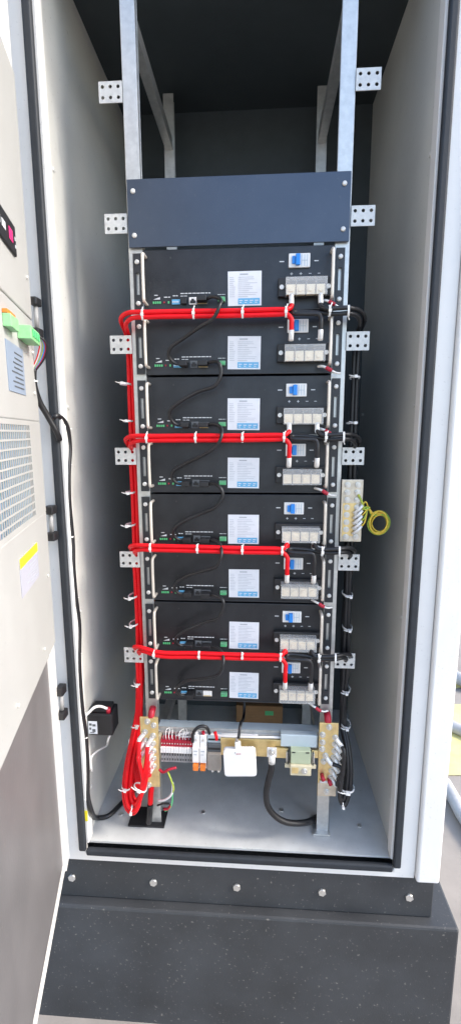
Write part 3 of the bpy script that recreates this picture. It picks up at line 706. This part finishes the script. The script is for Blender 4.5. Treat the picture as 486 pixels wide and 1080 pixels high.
# terminal strip
x0, x1 = W(168.5, 797, 15).x, W(202, 797, 15).x
za, zb = W(180, 808, 15).z, W(180, 785, 15).z
ts = thing('terminal_strip', (x0, .02, za), 'row of grey terminals with red and white strips, left on the rail', 'terminal strip')
hh = zb - za; n = 12; wdt = (x1 - x0) / n
for k in range(n):
    a, b_ = k * wdt + .0004, (k + 1) * wdt - .0004
    mb = MB().use('grey'); mb.box(a, b_, -.022, 0, 0, hh * .48); mb.use('white'); mb.box(a, b_, -.027, 0, hh * .482, hh * .72); mb.use('dkred'); mb.box(a, b_, -.022, 0, hh * .722, hh)
    mb.use('bplastic'); mb.box(a + wdt * .25, b_ - wdt * .25, -.0226, -.0221, hh * .30, hh * .42); mb.box(a + wdt * .25, b_ - wdt * .25, -.0226, -.0221, hh * .08, hh * .18)
    mb.use('bolt'); mb.cyl(((a + b_) / 2, -.022, hh * .86), ((a + b_) / 2, -.0228, hh * .86), .0018, 8)
    mb.build('terminal', None, ts, .0004)
tag(B(W(165.5, 790, 12).x, x0 - .001, .004, .02, za + .004, zb + .008).build('end_bracket', 'cream', None, .001), 'cream end bracket at the left end of the terminal strip', 'bracket')
for k in range(9):
    xx = x0 + (.8 + k * 1.25) * wdt; zt = zb - .001; rr = random.uniform
    tag(tubeobj('jumper_wire', [Vector((xx, .006, zt - .004)), Vector((xx + rr(-.002, .002), .000, zt + .010)), Vector((xx + rr(-.004, .004), .008, zt + .018 + rr(0, .006))), Vector((xx + rr(-.008, .012), .030, zt + .016))], .0011, 'white' if k % 4 else 'grey', None, 6),
        'thin pale wire rising from the terminal strip, %s from the left' % (ordn + ['ninth'])[k].replace('lowest', 'eighth'), 'wire', 'thin pale wires above the terminal strip')
# breakers
for k in range(2):
    xa = W(202.5 + k * 7.6, 797, 15).x; xb = W(209.8 + k * 7.4, 797, 15).x; z0, z1 = W(210, 816, 20).z, W(210, 781, 20).z
    t = thing('circuit_breaker', (xa, .02, z0), 'white circuit breaker with orange toggle, %s' % ('left of the pair, beside the terminal strip' if k == 0 else 'right of the pair, beside the grey-brown relay'), 'circuit breaker', 'pair of white circuit breakers')
    h = z1 - z0; wd = xb - xa
    loc(B(.0004, wd, -.022, 0, 0, h), 'housing', 'white', t, .001); loc(B(.0006, wd - .0002, -.034, -.0222, h * .26, h * .70), 'front', 'white', t, .001)
    loc(B(.002, wd - .002, -.040, -.0222, h * .06, h * .24), 'toggle', 'orange', t, .0012)
    mb = MB(); mb.box(.004, wd - .004, -.0345, -.0341, h * .60, h * .63); mb.box(.004, wd - .006, -.0345, -.0341, h * .50, h * .52); loc(mb, 'print', 'print', t)
    loc(MB().cyl((wd / 2, -.0222, h * .86), (wd / 2, -.0232, h * .86), .0034, 12), 'terminal_screw', 'bolt', t)
    loc(MB().tube([(wd / 2, -.016, h), (wd / 2, -.018, h + .008)], .0042, 10), 'red_cap', 'dkred' if k else 'white', t)
# relay
xa, xb, z0, z1 = W(218, 800, 15).x, W(232.5, 800, 15).x, W(225, 817, 18).z, W(225, 783, 18).z
t = thing('relay', (xa, .02, z0), 'grey-brown relay block right of the white breakers', 'relay'); h = z1 - z0; wd = xb - xa
loc(B(0, wd, -.026, 0, 0, h * .52), 'lower_block', 'bronze', t, .0015); loc(B(0, wd, -.018, 0, h * .525, h * .76), 'middle_block', 'dgrey', t, .001); loc(B(0, wd, -.012, 0, h * .765, h), 'upper_block', 'railblue', t, .001)
mb = MB(); mb.box(.002, wd - .002, -.0125, -.0122, h * .84, h * .90); mb.box(.002, wd - .002, -.0186, -.0182, h * .60, h * .66); loc(mb, 'groove', 'bplastic', t)
for q in (.3, .75): loc(MB().tube([(wd * q, -.014, -.0005), (wd * q + .002, -.016, -.011)], .0034, 8), 'lug', 'sleeve', t)
# white module hanging in front of the rail
c = W(253, 803.5, 30)
t = thing('white_box', c, 'white rounded square box hanging in front of the brass bar', 'box', rot=(0, R(-3), 0))
def rrect(wd, h, r, n=5):
    P_ = []
    for sx, sz, a0 in ((1, 1, 0), (-1, 1, 90), (-1, -1, 180), (1, -1, 270)):
        for k in range(n + 1): a = R(a0 + 90 * k / n); P_.append((sx * (wd / 2 - r) + r * math.cos(a), sz * (h / 2 - r) + r * math.sin(a)))
    return P_
loc(MB().prism(rrect(.080, .073, .008), -.008, .008), 'shell', 'white', t, .002, 3)
mb = MB(); mb.box(-.008, -.001, -.0085, -.0081, .026, .0275); mb.box(-.0005, .004, -.0085, -.0081, .026, .0275); loc(mb, 'print', 'dkred', t)
loc(MB().cyl((-.010, -.0081, .030), (-.010, -.0086, .030), .0012, 8), 'light', 'dgrey', t)
loc(B(-.010, .004, -.004, .006, .0368, .054), 'connector', 'white', t, .0015); loc(B(-.0075, -.001, -.002, .004, .0542, .064), 'boot', 'bronze', t, .001)
tag(tubeobj('black_cable', [c + Vector((-.004, .001, .062)), c + Vector((.000, .02, .085)), W(257, 755, -120), W(258, 735, -150)], .0038, 'black'), 'black cable rising behind the white box', 'cable')
# thick black cable
kp = W(286.5, 793, 12)
t = thing('thick_cable', kp, 'thick black cable hanging from the middle of the rail to the floor', 'cable')
pts = [W(286.5, 803, 14), W(286, 812, 16), W(282.5, 826, 20), W(280.5, 840, 20), W(283, 852, 18), W(291, 862, 14), W(303, 868, 6), W(322, 868, -20), WG(335, 862, .012)]
loc(MB().tube([p - kp for p in catmull(pts, 6)], .0078, 14), 'insulation', 'black', t)
loc(MB().tube([W(286.5, 795, 14) - kp, W(286.5, 801, 14) - kp, W(286.5, 805, 14) - kp], .0088, 14), 'lug', 'sleeve', t)
loc(B(-.012, .012, -.006, -.002, -.012, .014), 'tongue', 'sleeve', t, .001)
bolts(t, [(0, .004)], -.006, .007)
# right group: pale cover, sage block, small bars
xa, xb = W(296, 785, 10).x, W(335, 785, 10).x
tag(B(xa, xb, .000, .020, W(315, 792, 12).z, W(315, 779, 12).z).build('rail_cover', 'railblue', None, .002), 'pale blue-grey cover strip on the right half of the rail', 'cover')
xa, xb = W(306, 805, 20).x, W(328, 805, 20).x; z0, z1 = W(316, 819, 25).z, W(316, 794, 22).z
t = thing('surge_protector', (xa, .012, z0), 'sage green and cream block with one screw under the rail cover', 'surge protector'); wd, h = xb - xa, z1 - z0
loc(B(.001, wd - .001, -.030, 0, h * .44, h), 'upper_block', 'sage', t, .0015); loc(B(0, wd, -.036, 0, 0, h * .435), 'lower_block', 'cream', t, .0015)
loc(B(.004, .020, -.0372, -.0362, h * .10, h * .36), 'plate', 'brass', t, .0005); bolts(t, [(wd * .68, h * .22)], -.036, .0062)
mb = MB(); mb.box(.004, .012, -.0312, -.0302, h * .93, h * .97); mb.box(wd - .014, wd - .005, -.0312, -.0302, h * .93, h * .97); loc(mb, 'slot', 'bplastic', t)
for s_, x in ((-1, -.006), (1, wd + .006)):
    loc(B(x - .004, x + .004, -.020, -.004, h * .25, h * .8), 'clip', 'bolt', t, .001); loc(B(x - .007, x + .007, -.026, -.0205, h * .20, h * .36), 'foot', 'cream', t, .001)
    loc(MB().tube(catmull([(x, -.020, h * .9), (x - s_ * .002, -.028, h * .6), (x, -.024, h * .3)], 4), .0014, 8), 'wire', 'bplastic', t)
tag(B(W(290, 800, 10).x, W(304, 800, 10).x, -.002, .004, W(297, 803, 12).z, W(297, 793, 12).z).build('copper_bar', 'brass', None, .0008), 'short brass bar between the thick black cable and the sage block', 'busbar')
tag(B(W(329, 800, 10).x, .204, -.002, .004, W(332, 803, 12).z, W(332, 795, 12).z).build('copper_bar', 'brass', None, .0008), 'short brass bar linking the sage block to the right busbar', 'busbar')
tag(tubeobj('white_cable', [W(184, 777, -20), W(196, 774, -16), W(214, 774, -14), W(235, 776.5, -10), W(262, 777.5, -8), W(297, 778, -10)], .0032, 'white'), 'white cable lying along the top of the rail', 'cable')
tag(tubeobj('white_cable', [W(190, 778, -14), W(205, 777, -12), W(222, 775.5, -16), W(246, 775, -18), W(272, 776, -18)], .0026, 'white'), 'thinner white cable lying behind the other on the rail', 'cable')
tag(tubeobj('black_cable', [W(203, 783, 6), W(204, 773, 4), W(210, 767, 0), W(217, 767, -4), W(221, 774, -10)], .0042, 'black'), 'black cable arching above the white breakers', 'cable')
tag(MB().tube([W(226.5, 772, 0), W(228, 777, 4), W(228.5, 781, 6)], .0040, 10).build('wire_tag', 'red', None, 0), 'small red wire end above the relay', 'wire end')
# loose wires under the terminal strip
for pts, c_, r_, lb in (([W(168, 812, 8), W(172, 815, 14), W(178, 812, 16), W(186, 810, 12)], 'dkred', .0034, 'dark red wire under the terminal strip'),
                     ([W(176, 812, 10), W(180, 822, 14), W(183, 832, 14), W(181, 838, 12)], 'yg', .0024, 'yellow-green wire hanging below the terminal strip'),
                     ([W(167, 845, 2), W(174, 844, 8), W(181, 838, 12), W(182, 826, 12)], 'white', .0030, 'white wire curving below the terminal strip'),
                     ([W(182, 834, 12), W(181.5, 846, 12), W(179, 853, 10), W(174, 856, 6)], 'green', .0018, 'thin green wire hanging beside the left post'),
                     ([W(166, 850, 2), W(173, 848, 8), W(179, 848, 10)], 'black', .0024, 'short black wire beside the left post'),
                     ([W(173, 854, 6), W(177, 853.5, 8), W(180, 850, 10)], 'dkred', .0036, 'short dark red wire end low beside the left post')):
    tag(tubeobj('loose_wire', pts, r_, c_, None, 8), lb, 'wire')
p0 = W(164, 826, -5)
tag(tubeobj('red_cable', [W(160, 828, -6), W(159, 838, -6), W(158.5, 848, -7)], .0072, 'red'), 'red cable end dropping below the left brass busbar', 'cable')

tag(tubeobj('black_cable', [W(158.5, 849, -7), W(158, 858, -9), W(157, 868, -16)], .0078, 'black'), 'thick black sheath continuing below the red cable end at the left foot', 'cable')
# ------------------------------------------------------------------ things at the back
cbx = WG(274, 756, .0)
xa, xb = W(249, 760, -470).x, W(298, 760, -470).x
t = thing('cardboard_box', (xa, .47, 0), 'brown cardboard box at the back of the cabinet behind the rail', 'box')
ht = W(270, 745, -470).z
loc(B(0, xb - xa, 0, .10, .001, max(.06, ht)), 'carton', 'card', t, .002)
loc(B((xb - xa) * .62, (xb - xa) * .80, -.0008, -.0002, max(.06, ht) - .035, max(.06, ht) - .018), 'print', 'green', t)
for x_ in (-.155, .19):
    pass

# ------------------------------------------------------------------ outside, right
tag(tubeobj('ground_pipe', [WG(469, 826, GZ + .03), WG(478, 842, GZ + .03), WG(490, 864, GZ + .03), WG(520, 905, GZ + .03)], .028, 'pipe', None, 14), 'pale grey pipe lying on the ground right of the cabinet', 'pipe')
tag(tubeobj('ground_pipe', [WG(470, 762, GZ + .03), WG(480, 768, GZ + .03), WG(500, 776, GZ + .03)], .03, 'pipe', None, 14), 'grey pipe crossing the yellow paint', 'pipe')
tag(tubeobj('ground_pipe', [WG(472, 708, GZ + .05), WG(484, 716, GZ + .05), WG(500, 722, GZ + .05)], .04, 'pipe', None, 14), 'grey pipe farthest from the cabinet beyond the yellow paint', 'pipe')
